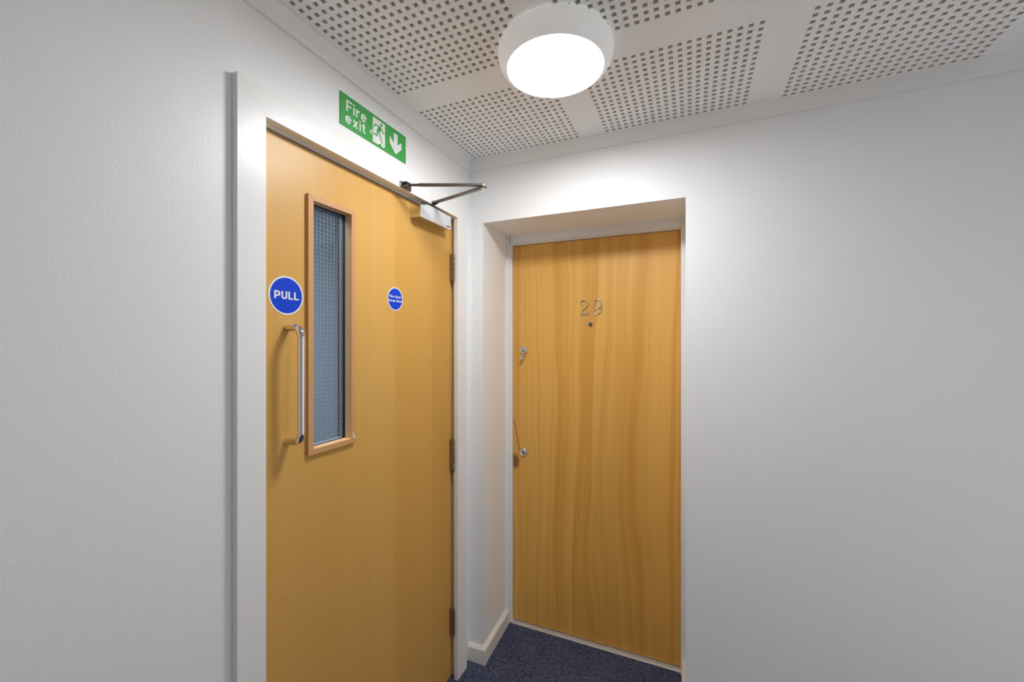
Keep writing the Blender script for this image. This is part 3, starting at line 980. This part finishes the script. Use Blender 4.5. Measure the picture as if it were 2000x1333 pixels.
x0 = lock(1.4676, 0.009, 'upper round metal lock with a finger lug below it')
lug = MB()
lug.box(x0 - 0.0095, x0 + 0.0095, EY - 0.010, EY, 1.4370, 1.4408)
lug.bar((x0, EY - 0.008, 1.4395), (x0, EY - 0.028, 1.4305), 0.0175, 0.0028)
lug.box(x0 - 0.0105, x0 + 0.0105, EY - 0.0315, EY - 0.0275, 1.4195, 1.4315)
lug.build('finger_lug', 'lock', d2, bevel=0.0008)
lock(0.9222, 0.010, 'lower round metal lock above the burnt stain')

# ------------------------------------------------------------------ skirting
SK, SH = 0.018, 0.0667


def mitred(name, line, side, label, closed=False):
    """A skirting run along a polyline with mitred corners; side = +1 when the room is on the left of the run."""
    prof = [(0, 0), (1, 0), (1, SH), (0.80, SH + 0.004), (0.12, SH + 0.013), (0, SH + 0.013)]
    bm = MB()
    rings = []
    P = [Vector(p) for p in line]
    for i, p in enumerate(P):
        ns = []
        if i > 0:
            d = (P[i] - P[i - 1]).normalized(); ns.append(Vector((-d.y, d.x)) * side)
        if i < len(P) - 1:
            d = (P[i + 1] - P[i]).normalized(); ns.append(Vector((-d.y, d.x)) * side)
        n_ = ns[0] if len(ns) == 1 else (ns[0] + ns[1]) / (1 + ns[0].dot(ns[1]))
        rings.append([bm.bm.verts.new((p.x + n_.x * SK * t, p.y + n_.y * SK * t, h)) for t, h in prof])
    for a, c in zip(rings, rings[1:]):
        for i in range(len(prof)):
            j = (i + 1) % len(prof)
            bm.bm.faces.new((a[i], a[j], c[j], c[i]))
    bm.bm.faces.new(rings[0]); bm.bm.faces.new(rings[-1])
    return bm.build(name, 'skirt', bevel=0.0012, kind='structure', label=label, category='skirting board')


mitred('baseboard_corner', [(0.0, 0.0), (RX0, 0.0), (RXB, RB)], -1, 'white skirting board turning from the fire door into the recess')
mitred('baseboard_right', [(RX1, RB), (RX1, 0.0), (XE, 0.0)], -1, 'cream skirting board at the right edge of the recess')
mitred('baseboard_left', [(0.0, YE), (0.0, YL)], -1, 'white skirting board along the wall left of the fire door')


# ------------------------------------------------------------------ ceiling lights
def ceiling_light(x, y, label):
    t = thing('ceiling_light', label, 'ceiling light', (x, y, ZC))
    prof = [(0.1500, 0.0), (0.1600, -0.001), (0.1645, -0.006), (0.1665, -0.016), (0.1662, -0.028), (0.1630, -0.042), (0.1560, -0.054), (0.1470, -0.0620), (0.1405, -0.0640), (0.1388, -0.0625), (0.1380, -0.0600), (0.0, -0.0600)]
    MB().lathe(prof, (x, y, ZC), 'z', 72).build('housing', 'lamp_body', t, smooth=True)
    MB().lathe([(0.1382, -0.0606), (0.1380, -0.0650), (0.1340, -0.0668), (0.1200, -0.0682), (0.0700, -0.0700), (0.0, -0.0706)], (x, y, ZC), 'z', 72).build('diffuser', 'diffuser', t, smooth=True, label='glowing white opal diffuser')
    a = math.radians(193)
    r = 0.1652
    c, s = math.cos(a), math.sin(a)
    MB().bar((x + c * r, y + s * r, ZC - 0.026), (x + c * (r - 0.0025), y + s * (r - 0.0025), ZC - 0.036), 0.0035, 0.003, (-s, c, 0)).build('catch', 'iron', t)


ceiling_light(*LAMP, 'round white bulkhead lamp glowing on the perforated ceiling')
